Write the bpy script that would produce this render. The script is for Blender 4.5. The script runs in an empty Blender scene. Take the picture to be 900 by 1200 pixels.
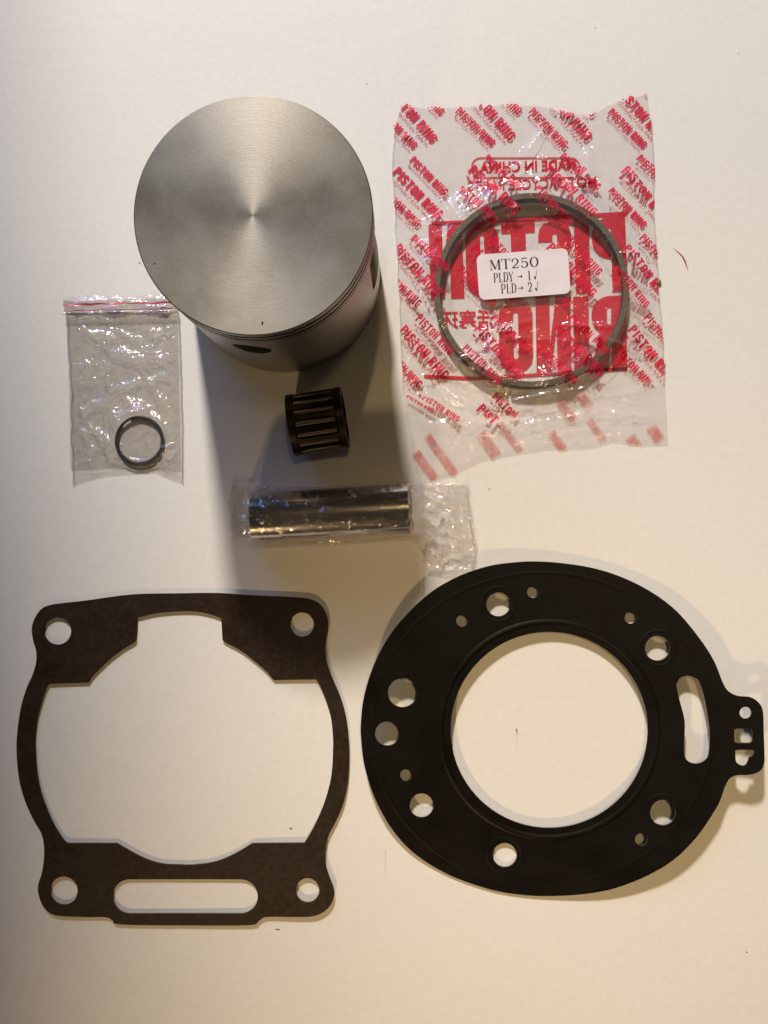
import bpy, bmesh, math, random
from math import sin, cos, pi, radians, hypot, atan2, sqrt, exp
from mathutils import Vector, Matrix, Euler, noise

random.seed(11)
sc = bpy.context.scene
col = sc.collection
MM = 0.001

# ---------------------------------------------------------------- camera
CAM_H, F_PX, TILT = 330.0, 1056.0, radians(1.4)      # mm, focal length in px of the 900x1200 frame
cam = bpy.data.cameras.new('camera')
cam.sensor_fit = 'VERTICAL'; cam.sensor_height = 36; cam.sensor_width = 27
cam.lens = 36 * F_PX / 1200
cam.clip_start = 0.01; cam.clip_end = 20
co = bpy.data.objects.new('camera', cam); col.objects.link(co)
co.location = (0, 0, CAM_H * MM); co.rotation_euler = (0, TILT, 0)
sc.camera = co

# ---------------------------------------------------------------- room light
w = bpy.data.worlds.new('World'); sc.world = w; w.use_nodes = True
bg = w.node_tree.nodes['Background']
bg.inputs[0].default_value = (1.0, 0.80, 0.62, 1); bg.inputs[1].default_value = 0.02

def lamp(name, azim, elev, dist, size, watts, colour, target=(0, 0, 0), spot=None, blend=1.0):
    """azim: compass direction TOWARDS the lamp, degrees counter-clockwise from +X"""
    if spot:
        l = bpy.data.lights.new(name, 'SPOT'); l.spot_size = radians(spot); l.spot_blend = blend
        l.shadow_soft_size = size / 2
    else:
        l = bpy.data.lights.new(name, 'AREA'); l.shape = 'DISK'; l.size = size
    l.energy = watts; l.color = colour
    o = bpy.data.objects.new(name, l); col.objects.link(o)
    a, e = radians(azim), radians(elev)
    d = Vector((cos(a) * cos(e), sin(a) * cos(e), sin(e)))
    t = Vector(target) * MM
    o.location = t + d * dist
    o.rotation_euler = (-d).to_track_quat('-Z', 'Y').to_euler()
    return o
lamp('window_light', 103, 35, 1.6, 0.14, 138, (1.0, 0.90, 0.785), (48, 168, 0), spot=16.7, blend=0.15)
lamp('warm_lamp', 246, 34, 0.8, 0.06, 13.0, (1.0, 0.69, 0.33), (8, -205, 0), spot=32, blend=1.0)
lamp('ceiling_lamp', 85, 72, 1.3, 0.12, 12, (1.0, 0.70, 0.34), (110, -160, 0), spot=25, blend=1.0)
bw = lamp('blue_window', 119, 25, 1.5, 0.35, 5.0, (0.30, 0.50, 1.0), (-20, 0, 0))
bw.data.shape = 'RECTANGLE'; bw.data.size = 0.9; bw.data.size_y = 0.3

sc.view_settings.view_transform = 'Standard'; sc.view_settings.look = 'None'
sc.view_settings.exposure = 0.17; sc.view_settings.gamma = 1
sc.render.engine = 'CYCLES'
sc.cycles.use_denoising = True
sc.cycles.max_bounces = 14; sc.cycles.transparent_max_bounces = 24

# ---------------------------------------------------------------- measuring helpers (all in mm)
_R = Euler((0, TILT, 0)).to_matrix()
def P(px, py, z=0.0):
    """the point of the table scene at height z (mm) that was measured at photo pixel px, py"""
    d = _R @ Vector(((px - 450) / F_PX, (600 - py) / F_PX, -1))
    t = (CAM_H - z) / -d.z
    return Vector((d.x * t, d.y * t, z))
def Pl(px, py, lift):
    z = 0.0
    for _ in range(4):
        p = P(px, py, z); z = lift(p.x, p.y)
    return p

def tag(o, label, cat, group=None, kind=None):
    o['label'] = label; o['category'] = cat
    if group: o['group'] = group
    if kind: o['kind'] = kind
    return o
def empty(name, x, y, label, cat, group=None, z=0):
    o = bpy.data.objects.new(name, None); col.objects.link(o)
    o.location = (x * MM, y * MM, z * MM); o.empty_display_size = 0.01
    return tag(o, label, cat, group)
def root_loc(p):
    v = Vector((0, 0, 0))
    while p is not None:
        v += p.location; p = p.parent
    return v
def mk(name, verts, faces, mat, parent=None, smooth=False, loc=None):
    """verts in world mm; the object is placed at loc (mm) or at its parent's origin"""
    base = root_loc(parent) / MM
    off = Vector(loc) if loc is not None else base
    me = bpy.data.meshes.new(name)
    me.from_pydata([((v[0] - off.x) * MM, (v[1] - off.y) * MM, (v[2] - off.z) * MM) for v in verts], [], faces)
    me.materials.append(mat)
    if smooth: me.polygons.foreach_set('use_smooth', [True] * len(me.polygons))
    me.update()
    o = bpy.data.objects.new(name, me); col.objects.link(o)
    o.parent = parent
    o.location = (off - base) * MM
    return o
def bm_of(o):
    b = bmesh.new(); b.from_mesh(o.data); return b
def smooth_by_angle(o, ang=35):
    me = o.data
    me.polygons.foreach_set('use_smooth', [True] * len(me.polygons))
    me.set_sharp_from_angle(angle=radians(ang))

# ---------------------------------------------------------------- materials
def nodes(name):
    m = bpy.data.materials.new(name); m.use_nodes = True
    nt = m.node_tree
    return m, nt, nt.nodes['Principled BSDF'], nt.nodes['Material Output']
def N(nt, t, **kw):
    n = nt.nodes.new(t)
    for k, v in kw.items():
        if k in n.inputs: n.inputs[k].default_value = v
        else: setattr(n, k, v)
    return n
def L(nt, a, b): nt.links.new(a, b)
def setb(b, base=None, rough=None, metal=None, spec=None):
    if base is not None: b.inputs['Base Color'].default_value = (*base, 1)
    if rough is not None: b.inputs['Roughness'].default_value = rough
    if metal is not None: b.inputs['Metallic'].default_value = metal
    if spec is not None: b.inputs['Specular IOR Level'].default_value = spec
def ramp(nt, fac, stops):
    r = N(nt, 'ShaderNodeValToRGB')
    e = r.color_ramp.elements
    while len(e) < len(stops): e.new(0.5)
    for i, (p, c) in enumerate(stops):
        e[i].position = p; e[i].color = (*c, 1)
    L(nt, fac, r.inputs[0]); return r
def noise_tex(nt, scale, detail=3, rough=0.5, coord='Object', stretch=None):
    tc = N(nt, 'ShaderNodeTexCoord')
    n = N(nt, 'ShaderNodeTexNoise', Scale=scale, Detail=detail, Roughness=rough)
    if stretch:
        mp = N(nt, 'ShaderNodeMapping'); mp.inputs['Scale'].default_value = stretch
        L(nt, tc.outputs[coord], mp.inputs[0]); L(nt, mp.outputs[0], n.inputs['Vector'])
    else: L(nt, tc.outputs[coord], n.inputs['Vector'])
    return n
def bump(nt, h, strength, dist, b):
    bp = N(nt, 'ShaderNodeBump', Strength=strength, Distance=dist)
    L(nt, h, bp.inputs['Height']); L(nt, bp.outputs[0], b.inputs['Normal']); return bp

def mat_table():
    m, nt, b, out = nodes('white_tabletop')
    setb(b, rough=0.55, spec=0.3)
    big = noise_tex(nt, 9, 4, 0.6)                 # faint yellowed patches
    r1 = ramp(nt, big.outputs[0], [(0.35, (0.78, 0.765, 0.735)), (0.62, (0.80, 0.785, 0.755)), (0.78, (0.77, 0.70, 0.575))])
    # fine dust specks
    tc = N(nt, 'ShaderNodeTexCoord')
    v = N(nt, 'ShaderNodeTexVoronoi', Scale=95.0); v.inputs['Randomness'].default_value = 1
    L(nt, tc.outputs['Object'], v.inputs['Vector'])
    gate = N(nt, 'ShaderNodeSeparateColor'); L(nt, v.outputs['Color'], gate.inputs[0])
    sz = N(nt, 'ShaderNodeMath', operation='MULTIPLY'); L(nt, gate.outputs[0], sz.inputs[0]); sz.inputs[1].default_value = 0.045
    lt = N(nt, 'ShaderNodeMath', operation='LESS_THAN'); L(nt, v.outputs['Distance'], lt.inputs[0]); L(nt, sz.outputs[0], lt.inputs[1])
    gt = N(nt, 'ShaderNodeMath', operation='GREATER_THAN'); L(nt, gate.outputs[1], gt.inputs[0]); gt.inputs[1].default_value = 0.72
    mu = N(nt, 'ShaderNodeMath', operation='MULTIPLY'); L(nt, lt.outputs[0], mu.inputs[0]); L(nt, gt.outputs[0], mu.inputs[1])
    mx = N(nt, 'ShaderNodeMix', data_type='RGBA'); L(nt, mu.outputs[0], mx.inputs[0]); L(nt, r1.outputs[0], mx.inputs[6])
    mx.inputs[7].default_value = (0.22, 0.18, 0.13, 1)
    # tiny mottling
    fine = noise_tex(nt, 420, 2, 0.5)
    r2 = ramp(nt, fine.outputs[0], [(0.3, (0.955, 0.955, 0.955)), (0.7, (1, 1, 1))])
    m2 = N(nt, 'ShaderNodeMix', data_type='RGBA', blend_type='MULTIPLY'); m2.inputs[0].default_value = 1
    L(nt, mx.outputs[2], m2.inputs[6]); L(nt, r2.outputs[0], m2.inputs[7])
    L(nt, m2.outputs[2], b.inputs['Base Color'])
    bump(nt, fine.outputs[0], 0.12, 0.0003, b)
    return m

def mat_crown():
    m, nt, b, out = nodes('turned_aluminium')
    setb(b, (0.50, 0.475, 0.43), 0.54, 0.85)
    b.inputs['Anisotropic'].default_value = 0.5; b.inputs['Anisotropic Rotation'].default_value = 0.25
    tg = N(nt, 'ShaderNodeTangent', direction_type='RADIAL', axis='Z'); L(nt, tg.outputs[0], b.inputs['Tangent'])
    # lathe grooves: value depends on the distance from the axis only, plus a little grain
    tc = N(nt, 'ShaderNodeTexCoord'); sx = N(nt, 'ShaderNodeSeparateXYZ'); L(nt, tc.outputs['Object'], sx.inputs[0])
    cb = N(nt, 'ShaderNodeCombineXYZ'); L(nt, sx.outputs[0], cb.inputs[0]); L(nt, sx.outputs[1], cb.inputs[1])
    ln = N(nt, 'ShaderNodeVectorMath', operation='LENGTH'); L(nt, cb.outputs[0], ln.inputs[0])
    nz = N(nt, 'ShaderNodeTexNoise', noise_dimensions='1D', Scale=2600.0, Detail=2.0); L(nt, ln.outputs['Value'], nz.inputs['W'])
    g = noise_tex(nt, 1500, 2, 0.6)
    mx = N(nt, 'ShaderNodeMath', operation='ADD'); L(nt, nz.outputs[0], mx.inputs[0]); L(nt, g.outputs[0], mx.inputs[1])
    r = ramp(nt, g.outputs[0], [(0.3, (0.335, 0.315, 0.28)), (0.7, (0.375, 0.352, 0.315))])
    st = noise_tex(nt, 45, 4, 0.6)
    r2 = ramp(nt, st.outputs[0], [(0.32, (0.86, 0.85, 0.83)), (0.6, (1, 1, 1))])
    mm = N(nt, 'ShaderNodeMix', data_type='RGBA', blend_type='MULTIPLY'); mm.inputs[0].default_value = 1
    L(nt, r.outputs[0], mm.inputs[6]); L(nt, r2.outputs[0], mm.inputs[7]); L(nt, mm.outputs[2], b.inputs['Base Color'])
    rr = N(nt, 'ShaderNodeMapRange'); L(nt, st.outputs[0], rr.inputs[0])
    rr.inputs[1].default_value = 0.3; rr.inputs[2].default_value = 0.7; rr.inputs[3].default_value = 0.44; rr.inputs[4].default_value = 0.60
    L(nt, rr.outputs[0], b.inputs['Roughness'])
    bump(nt, mx.outputs[0], 0.30, 0.00005, b)
    return m
def mat_metal(name, base, rough, grain=900, streak=None, aniso=0, metal=1.0, var=0.12):
    m, nt, b, out = nodes(name)
    setb(b, base, rough, metal)
    n = noise_tex(nt, grain, 3, 0.6, stretch=streak)
    lo = tuple(c * (1 - var) for c in base); hi = tuple(min(1, c * (1 + var)) for c in base)
    r = ramp(nt, n.outputs[0], [(0.3, lo), (0.7, hi)]); L(nt, r.outputs[0], b.inputs['Base Color'])
    bump(nt, n.outputs[0], 0.15, 0.00003, b)
    b.inputs['Anisotropic'].default_value = aniso
    return m
def mat_fibre(name, lo, hi, rough, scale, spec=0.3, bs=0.5):
    m, nt, b, out = nodes(name)
    setb(b, lo, rough, 0, spec)
    n = noise_tex(nt, scale, 4, 0.7)
    r = ramp(nt, n.outputs[0], [(0.32, lo), (0.68, hi)]); L(nt, r.outputs[0], b.inputs['Base Color'])
    bump(nt, n.outputs[0], bs, 0.0001, b)
    sm = noise_tex(nt, 38, 5, 0.65, stretch=(1, 1.8, 1))         # handling smears: patches of different gloss
    mr = N(nt, 'ShaderNodeMapRange'); L(nt, sm.outputs[0], mr.inputs[0])
    mr.inputs[1].default_value = 0.35; mr.inputs[2].default_value = 0.65; mr.inputs[3].default_value = rough - 0.14; mr.inputs[4].default_value = rough + 0.10
    L(nt, mr.outputs[0], b.inputs['Roughness'])
    return m
def mat_film(name, haze, haze_col=(0.85, 0.83, 0.83), gloss=0.16, rough=0.12, bscale=260, bstr=0.5, bdist=0.0006, tint=(0.985, 0.98, 0.98), stretch=None, edge=0.5, irid=0.6):
    """clear plastic film: see-through, a little milky, glossy on its wrinkles"""
    m, nt, b, out = nodes(name)
    nt.nodes.remove(b)
    tr = N(nt, 'ShaderNodeBsdfTransparent'); tr.inputs[0].default_value = (*tint, 1)
    gl = N(nt, 'ShaderNodeBsdfGlossy'); gl.inputs['Roughness'].default_value = rough; gl.inputs[0].default_value = (1, 1, 1, 1)
    df = N(nt, 'ShaderNodeBsdfDiffuse'); df.inputs[0].default_value = (*haze_col, 1)
    n = noise_tex(nt, bscale, 4, 0.55, stretch=stretch)
    # ridged noise: thin crumple lines
    a = N(nt, 'ShaderNodeMath', operation='SUBTRACT'); L(nt, n.outputs[0], a.inputs[0]); a.inputs[1].default_value = 0.5
    ab = N(nt, 'ShaderNodeMath', operation='ABSOLUTE'); L(nt, a.outputs[0], ab.inputs[0])
    bp = N(nt, 'ShaderNodeBump', Strength=bstr, Distance=bdist); L(nt, ab.outputs[0], bp.inputs['Height'])
    L(nt, bp.outputs[0], gl.inputs['Normal'])
    fr = N(nt, 'ShaderNodeLayerWeight', Blend=0.25); L(nt, bp.outputs[0], fr.inputs['Normal'])
    mg = N(nt, 'ShaderNodeMath', operation='MULTIPLY_ADD'); L(nt, fr.outputs['Facing'], mg.inputs[0]); mg.inputs[1].default_value = edge; mg.inputs[2].default_value = gloss
    ir = noise_tex(nt, 55, 2, 0.5)                 # stretched film shows faint violet and blue interference tints
    irr = ramp(nt, ir.outputs[0], [(0.36, (1, 1, 1)), (0.47, (1 - .45 * irid, 1 - .6 * irid, 1)), (0.55, (1, 1, 1)), (0.66, (1, 1 - .35 * irid, 1 - .1 * irid)), (0.8, (1 - .4 * irid, 1 - .15 * irid, 1))])
    L(nt, irr.outputs[0], gl.inputs[0])
    hn = noise_tex(nt, bscale * 0.35, 3, 0.6)
    hr = N(nt, 'ShaderNodeMapRange'); L(nt, hn.outputs[0], hr.inputs[0])
    hr.inputs[1].default_value = 0.3; hr.inputs[2].default_value = 0.7; hr.inputs[3].default_value = haze * 0.6; hr.inputs[4].default_value = haze * 1.4
    m1 = N(nt, 'ShaderNodeMixShader'); L(nt, hr.outputs[0], m1.inputs[0]); L(nt, tr.outputs[0], m1.inputs[1]); L(nt, df.outputs[0], m1.inputs[2])
    m2 = N(nt, 'ShaderNodeMixShader'); L(nt, mg.outputs[0], m2.inputs[0]); L(nt, m1.outputs[0], m2.inputs[1]); L(nt, gl.outputs[0], m2.inputs[2])
    L(nt, m2.outputs[0], out.inputs[0])
    return m
def mat_ink(name, base, alpha, through=(1, 1, 1)):
    m, nt, b, out = nodes(name)
    setb(b, base, 0.35, 0, 0.4)
    n = noise_tex(nt, 900, 2)
    r = ramp(nt, n.outputs[0], [(0.3, tuple(c * 0.85 for c in base)), (0.7, base)]); L(nt, r.outputs[0], b.inputs['Base Color'])
    tr = N(nt, 'ShaderNodeBsdfTransparent'); tr.inputs[0].default_value = (*through, 1); mx = N(nt, 'ShaderNodeMixShader'); mx.inputs[0].default_value = alpha
    L(nt, tr.outputs[0], mx.inputs[1]); L(nt, b.outputs[0], mx.inputs[2]); L(nt, mx.outputs[0], out.inputs[0])
    return m

M_TABLE = mat_table()
M_CROWN = mat_crown()
M_SKIRT = mat_metal('skirt_aluminium', (0.31, 0.295, 0.25), 0.36, 700, (1, 1, 6), metal=0.9)
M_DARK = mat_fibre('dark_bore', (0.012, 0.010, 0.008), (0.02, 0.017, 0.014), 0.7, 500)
M_STEEL = mat_metal('ground_steel', (0.55, 0.53, 0.50), 0.16, 1200, (1, 12, 12), var=0.06)
M_EDGE = mat_metal('sheared_steel_edge', (0.30, 0.29, 0.27), 0.4, 1200, metal=0.8)
M_EDGE_B = mat_fibre('cut_gasket_paper', (0.05, 0.032, 0.018), (0.10, 0.07, 0.042), 0.8, 1400)
M_RING = mat_metal('ring_iron', (0.13, 0.105, 0.07), 0.5, 900, var=0.35, metal=0.4)
M_RING_IN = mat_fibre('ring_black_wall', (0.004, 0.0035, 0.003), (0.008, 0.007, 0.006), 0.6, 800, 0.1)
M_CAGE = mat_metal('cage_bronzed_steel', (0.032, 0.024, 0.018), 0.33, 900, var=0.35, metal=0.9)
M_ROLLER = mat_metal('roller_steel', (0.34, 0.29, 0.23), 0.22, 900, (1, 10, 10), metal=1.0)
M_WIRE = mat_metal('black_spring_wire', (0.012, 0.011, 0.011), 0.4, 900, metal=0.3)
M_BASEG = mat_fibre('brown_gasket_paper', (0.010, 0.0055, 0.003), (0.034, 0.018, 0.0095), 0.56, 520, 0.3, 0.9)
M_HEADG = mat_fibre('black_gasket_coating', (0.0035, 0.0028, 0.0022), (0.0065, 0.0052, 0.004), 0.5, 1100, 0.15, 0.4)
M_FILM_RING = mat_film('ring_bag_film', 0.035, (0.97, 0.92, 0.94), 0.012, 0.08, 110, 0.30, 0.0009, tint=(0.998, 0.995, 0.995), edge=0.3)
M_FILM_BACK = mat_film('ring_bag_back_film', 0.08, (0.97, 0.91, 0.91), 0.012, 0.16, 160, 0.3, 0.0006, edge=0.3)
M_FILM_ZIP = mat_film('zip_bag_film', 0.04, (0.82, 0.80, 0.78), 0.02, 0.13, 260, 0.6, 0.0014, tint=(0.955, 0.945, 0.925), edge=0.8)
M_FILM_SLV = mat_film('sleeve_film', 0.035, (0.9, 0.88, 0.86), 0.05, 0.09, 240, 0.6, 0.0011)
M_FILM_SLV2 = mat_film('sleeve_end_film', 0.14, (0.92, 0.90, 0.88), 0.07, 0.08, 130, 0.9, 0.0016, irid=0.2, stretch=(0.45, 1.5, 1))
M_INK = mat_ink('crimson_print', (0.72, 0.022, 0.08), 0.66, (0.95, 0.2, 0.28))
M_INK_BACK = mat_ink('crimson_back_print', (0.70, 0.010, 0.035), 0.85, (0.95, 0.12, 0.18))
M_INK_PALE = mat_ink('pale_red_print', (0.66, 0.12, 0.13), 0.16, (0.98, 0.83, 0.82))
_nt = M_INK_PALE.node_tree; _mx = [n for n in _nt.nodes if n.type == 'MIX_SHADER'][0]
_n = noise_tex(_nt, 330, 3, 0.7); _r = ramp(_nt, _n.outputs[0], [(0.36, (0, 0, 0)), (0.62, (0.42, 0.42, 0.42))]); L(_nt, _r.outputs[0], _mx.inputs[0])
M_STICK = mat_fibre('sticker_paper', (0.78, 0.72, 0.74), (0.82, 0.76, 0.78), 0.5, 300, 0.3, 0.15)
M_BLACK = mat_ink('black_print', (0.02, 0.016, 0.018), 0.97)
M_ZIPRED = mat_ink('zip_red_line', (0.75, 0.03, 0.10), 0.9)
M_CRUMB = mat_fibre('brown_crumb', (0.20, 0.13, 0.05), (0.32, 0.22, 0.10), 0.8, 600)
M_SCR = mat_ink('red_brown_mark', (0.42, 0.07, 0.04), 0.95)

# ---------------------------------------------------------------- the surface
tb = mk('tabletop', [(-900, -900, 0), (900, -900, 0), (900, 900, 0), (-900, 900, 0),
                     (-900, -900, -18), (900, -900, -18), (900, 900, -18), (-900, 900, -18)],
        [(0, 1, 2, 3), (4, 7, 6, 5), (0, 4, 5, 1), (1, 5, 6, 2), (2, 6, 7, 3), (3, 7, 4, 0)], M_TABLE)
tb['kind'] = 'structure'; tb['label'] = 'smooth white tabletop with faint yellowed patches and specks'

def stroke(pts, widths, z=0.02):
    """flat ribbon along pts (mm) with a width per point"""
    V, F = [], []
    for i, p in enumerate(pts):
        a = pts[max(0, i - 1)]; b = pts[min(len(pts) - 1, i + 1)]
        d = Vector((b[0] - a[0], b[1] - a[1])).normalized(); n = Vector((-d.y, d.x)) * widths[i] / 2
        V += [(p[0] + n.x, p[1] + n.y, z), (p[0] - n.x, p[1] - n.y, z)]
        if i: F.append((2 * i - 2, 2 * i - 1, 2 * i + 1, 2 * i))
    return V, F
def pxs(*a): return [P(x, y) for x, y in a]
V, F = stroke(pxs((789, 291), (794, 295), (800, 301), (802.5, 306), (806.5, 317)), [0.1, 0.35, 0.55, 0.6, 0.12])
mk('red_mark', V, F, M_SCR, tb)
V, F = stroke(pxs((605.5, 854), (606, 862), (605.5, 874)), [0.45, 0.08, 0.06])
mk('dark_mark', V, F, M_BLACK, tb)
V, F = stroke(pxs((451.5, 996), (452, 1010), (451, 1026)), [0.12, 0.06, 0.05])
mk('dark_mark', V, F, M_CRUMB, tb)
V, F = stroke(pxs((323, 1088.5), (325, 1089.5), (328, 1089)), [0.2, 0.5, 0.2])
mk('dark_mark', V, F, M_BLACK, tb)

def crumb(px, py, r):
    c = P(px, py)
    b = bmesh.new(); bmesh.ops.create_icosphere(b, subdivisions=2, radius=1)
    V = [(c.x + v.co.x * r * (1 + .5 * noise.noise(v.co * 1.7)), c.y + v.co.y * r * 1.2 * (1 + .5 * noise.noise(v.co * 2.1)), max(0.0, r * .45 + v.co.z * r * .55)) for v in b.verts]
    F = [tuple(v.index for v in f.verts) for f in b.faces]; b.free()
    return mk('crumb', V, F, M_CRUMB, None, True, loc=(c.x, c.y, 0))
tag(crumb(772, 331, 0.95), 'tiny brown crumb lying against the right edge of the red printed bag', 'crumb')

# ---------------------------------------------------------------- generic shape helpers
def lathe(profile, cx, cy, seg=192, closed=False):
    V, F = [], []
    n = len(profile)
    for s in range(seg):
        a = 2 * pi * s / seg
        for r, z in profile: V.append((cx + r * cos(a), cy + r * sin(a), z))
    for s in range(seg):
        t = (s + 1) % seg
        for i in range(n - 1 if not closed else n):
            j = (i + 1) % n
            F.append((s * n + i, t * n + i, t * n + j, s * n + j))
    return V, F
def catmull(run, k=6):
    out = []
    for i in range(len(run) - 1):
        p0 = run[max(0, i - 1)]; p1 = run[i]; p2 = run[i + 1]; p3 = run[min(len(run) - 1, i + 2)]
        for s in range(k):
            t = s / k
            out.append(tuple(0.5 * ((2 * p1[c]) + (-p0[c] + p2[c]) * t + (2 * p0[c] - 5 * p1[c] + 4 * p2[c] - p3[c]) * t * t + (-p0[c] + 3 * p1[c] - 3 * p2[c] + p3[c]) * t ** 3) for c in (0, 1)))
    return out
def smooth_loop(pts, k=6):
    """closed outline; points with a third value are sharp corners"""
    n = len(pts); corners = [i for i in range(n) if len(pts[i]) > 2]
    if not corners:
        ext = [pts[(i - 1) % n] for i in range(n + 3)]
        c = catmull(ext, k); return c[k:k * (n + 1)]
    out = []
    for a in range(len(corners)):
        i = corners[a]; j = corners[(a + 1) % len(corners)]
        if j <= i: j += n
        out += catmull([pts[q % n] for q in range(i, j + 1)], k)
    return out
def circ(x, y, rx, ry=None, n=40):
    ry = ry or rx
    return [(x + rx * cos(2 * pi * i / n), y + ry * sin(2 * pi * i / n)) for i in range(n)]
def rrect(x0, y0, x1, y1, r, n=6):
    out = []
    for cx, cy, a0 in ((x1 - r, y1 - r, 0), (x0 + r, y1 - r, 90), (x0 + r, y0 + r, 180), (x1 - r, y0 + r, 270)):
        for i in range(n + 1):
            a = radians(a0 + 90 * i / n); out.append((cx + r * cos(a), cy + r * sin(a)))
    return out
def curve_mesh(loops, extrude, tmp='outline'):
    """fill outline loops (2D, holes by even-odd) and extrude: returns a bmesh"""
    cu = bpy.data.curves.new(tmp, 'CURVE'); cu.dimensions = '2D'; cu.fill_mode = 'BOTH'; cu.extrude = extrude
    for lp in loops:
        s = cu.splines.new('POLY'); s.points.add(len(lp) - 1); s.use_cyclic_u = True
        for i, p in enumerate(lp): s.points[i].co = (p[0], p[1], 0, 1)
    o = bpy.data.objects.new(tmp, cu); col.objects.link(o)
    dg = bpy.context.evaluated_depsgraph_get(); dg.update()
    me = bpy.data.meshes.new_from_object(o.evaluated_get(dg))
    bpy.data.objects.remove(o); bpy.data.curves.remove(cu)
    b = bmesh.new(); b.from_mesh(me); bpy.data.meshes.remove(me)
    bmesh.ops.remove_doubles(b, verts=b.verts, dist=1e-4)
    return b
def grid_cut(b, step, x0, x1, y0, y1):
    for ax, a0, a1 in ((0, x0, x1), (1, y0, y1)):
        q = a0
        while q < a1:
            co_ = (q, 0, 0) if ax == 0 else (0, q, 0); no = (1, 0, 0) if ax == 0 else (0, 1, 0)
            bmesh.ops.bisect_plane(b, geom=b.verts[:] + b.edges[:] + b.faces[:], plane_co=co_, plane_no=no, dist=1e-5)
            q += step
def bm_out(b):
    b.verts.index_update()
    V = [tuple(v.co) for v in b.verts]; F = [tuple(v.index for v in f.verts) for f in b.faces]
    b.free(); return V, F

# ---------------------------------------------------------------- piston
HP = 69.0
cb_, ct_ = P(334, 325, 0), P(296, 252, HP)
PX, PY = (cb_.x + ct_.x) / 2, (cb_.y + ct_.y) / 2
RP = 35.0
pist = empty('piston', PX, PY, 'large bare aluminium piston standing upright with its flat turned crown up', 'piston')
outer = [(0, HP), (RP - 0.35, HP), (RP - 0.08, HP - 0.15), (RP, HP - 0.45)]
for g0, gw in ((2.6, 1.7), (6.6, 1.8), (10.4, 0.7)):
    outer += [(RP, HP - g0), (RP - 0.05, HP - g0 - 0.03), (RP - 2.2, HP - g0 - 0.03), (RP - 2.2, HP - g0 - gw), (RP - 0.05, HP - g0 - gw), (RP, HP - g0 - gw - .05)]
outer += [(RP, HP - 13), (RP + 0.03, 30), (RP + 0.05, 0.5), (RP - 0.4, 0.02), (RP - 3.0, 0.02), (RP - 3.6, 1.0), (RP - 3.6, HP - 14), (RP - 6, HP - 9), (0, HP - 8)]
def cut_body(V, F, cutters, mat):
    body = mk('body', V, F, mat, None)
    b = bm_of(body); bmesh.ops.remove_doubles(b, verts=b.verts, dist=1e-7); bmesh.ops.recalc_face_normals(b, faces=b.faces); b.to_mesh(body.data); b.free()
    tmp = []
    for cv, cf in cutters:
        c = mk('cutter', cv, cf, M_DARK, None)
        b = bm_of(c); bmesh.ops.recalc_face_normals(b, faces=b.faces); b.to_mesh(c.data); b.free()
        md = body.modifiers.new('cut', 'BOOLEAN'); md.operation = 'DIFFERENCE'; md.solver = 'EXACT'; md.object = c; tmp.append(c)
    dg = bpy.context.evaluated_depsgraph_get(); dg.update()
    me = bpy.data.meshes.new_from_object(body.evaluated_get(dg))
    Vv = [tuple(v.co / MM) for v in me.vertices]; Ff = [tuple(p.vertices) for p in me.polygons]
    for c in tmp + [body]: bpy.data.objects.remove(c)
    bpy.data.meshes.remove(me)
    return Vv, Ff
def radial_prism(ang, z, shape, r0, r1):
    """prism through the skirt at an angle; shape is a list of (tangential, vertical) offsets"""
    a = radians(ang); d = Vector((cos(a), sin(a))); t = Vector((-sin(a), cos(a)))
    V = []
    for r in (r0, r1):
        for u, v in shape: V.append((PX + d.x * r + t.x * u, PY + d.y * r + t.y * u, z + v))
    n = len(shape)
    F = [tuple(range(n)), tuple(range(2 * n - 1, n - 1, -1))] + [(i, (i + 1) % n, n + (i + 1) % n, n + i) for i in range(n)]
    return V, F
pinhole = [(6.2 * cos(a), 6.6 * sin(a)) for a in [2 * pi * i / 28 for i in range(28)]]
V, F = lathe(outer, PX, PY)
V, F = cut_body(V, F, [radial_prism(-97, 45.5, pinhole, 20, 50),
                       radial_prism(4, 38, rrect(-13, -17, 13, 17, 3), 20, 50),
                       radial_prism(-66, 0, rrect(-2.0, -2.0, 2.0, 2.2, 1), 20, 50)], M_SKIRT)
# split crown face / wall / inside by material-bearing parts
def pick(V, F, test):
    keep = [f for f in F if test([Vector(V[i]) for i in f])]
    idx = {}; VV = []; FF = []
    for f in keep:
        g = []
        for i in f:
            if i not in idx: idx[i] = len(VV); VV.append(V[i])
            g.append(idx[i])
        FF.append(tuple(g))
    return VV, FF
def cen(vs): return sum(vs, Vector()) / len(vs)
is_crown = lambda vs: cen(vs).z > HP - 0.05
def is_groove(vs):
    c = cen(vs)
    return HP - 11.5 < c.z < HP - 2.5 and max(hypot(v.x - PX, v.y - PY) for v in vs) < RP - 0.02 and min(hypot(v.x - PX, v.y - PY) for v in vs) > RP - 2.4
a, b_ = pick(V, F, lambda vs: not is_crown(vs) and not is_groove(vs))
o = mk('skirt', a, b_, M_SKIRT, pist); smooth_by_angle(o, 25)
CV, CF = [], []
rings = [0.4, 4, 9, 14, 19, 24, 29, 33, RP - 0.35]
NS = 192
CV.append((PX, PY, HP + 0.12))
for r in rings:
    for s in range(NS): CV.append((PX + r * cos(2 * pi * s / NS), PY + r * sin(2 * pi * s / NS), HP + 0.12 * (1 - (r / (RP - .35)) ** 2)))
for s in range(NS): CF.append((0, 1 + s, 1 + (s + 1) % NS))
for k in range(len(rings) - 1):
    for s in range(NS):
        t = (s + 1) % NS; CF.append((1 + k * NS + s, 1 + (k + 1) * NS + s, 1 + (k + 1) * NS + t, 1 + k * NS + t))
mk('crown', CV, CF, M_CROWN, pist, True)
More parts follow.
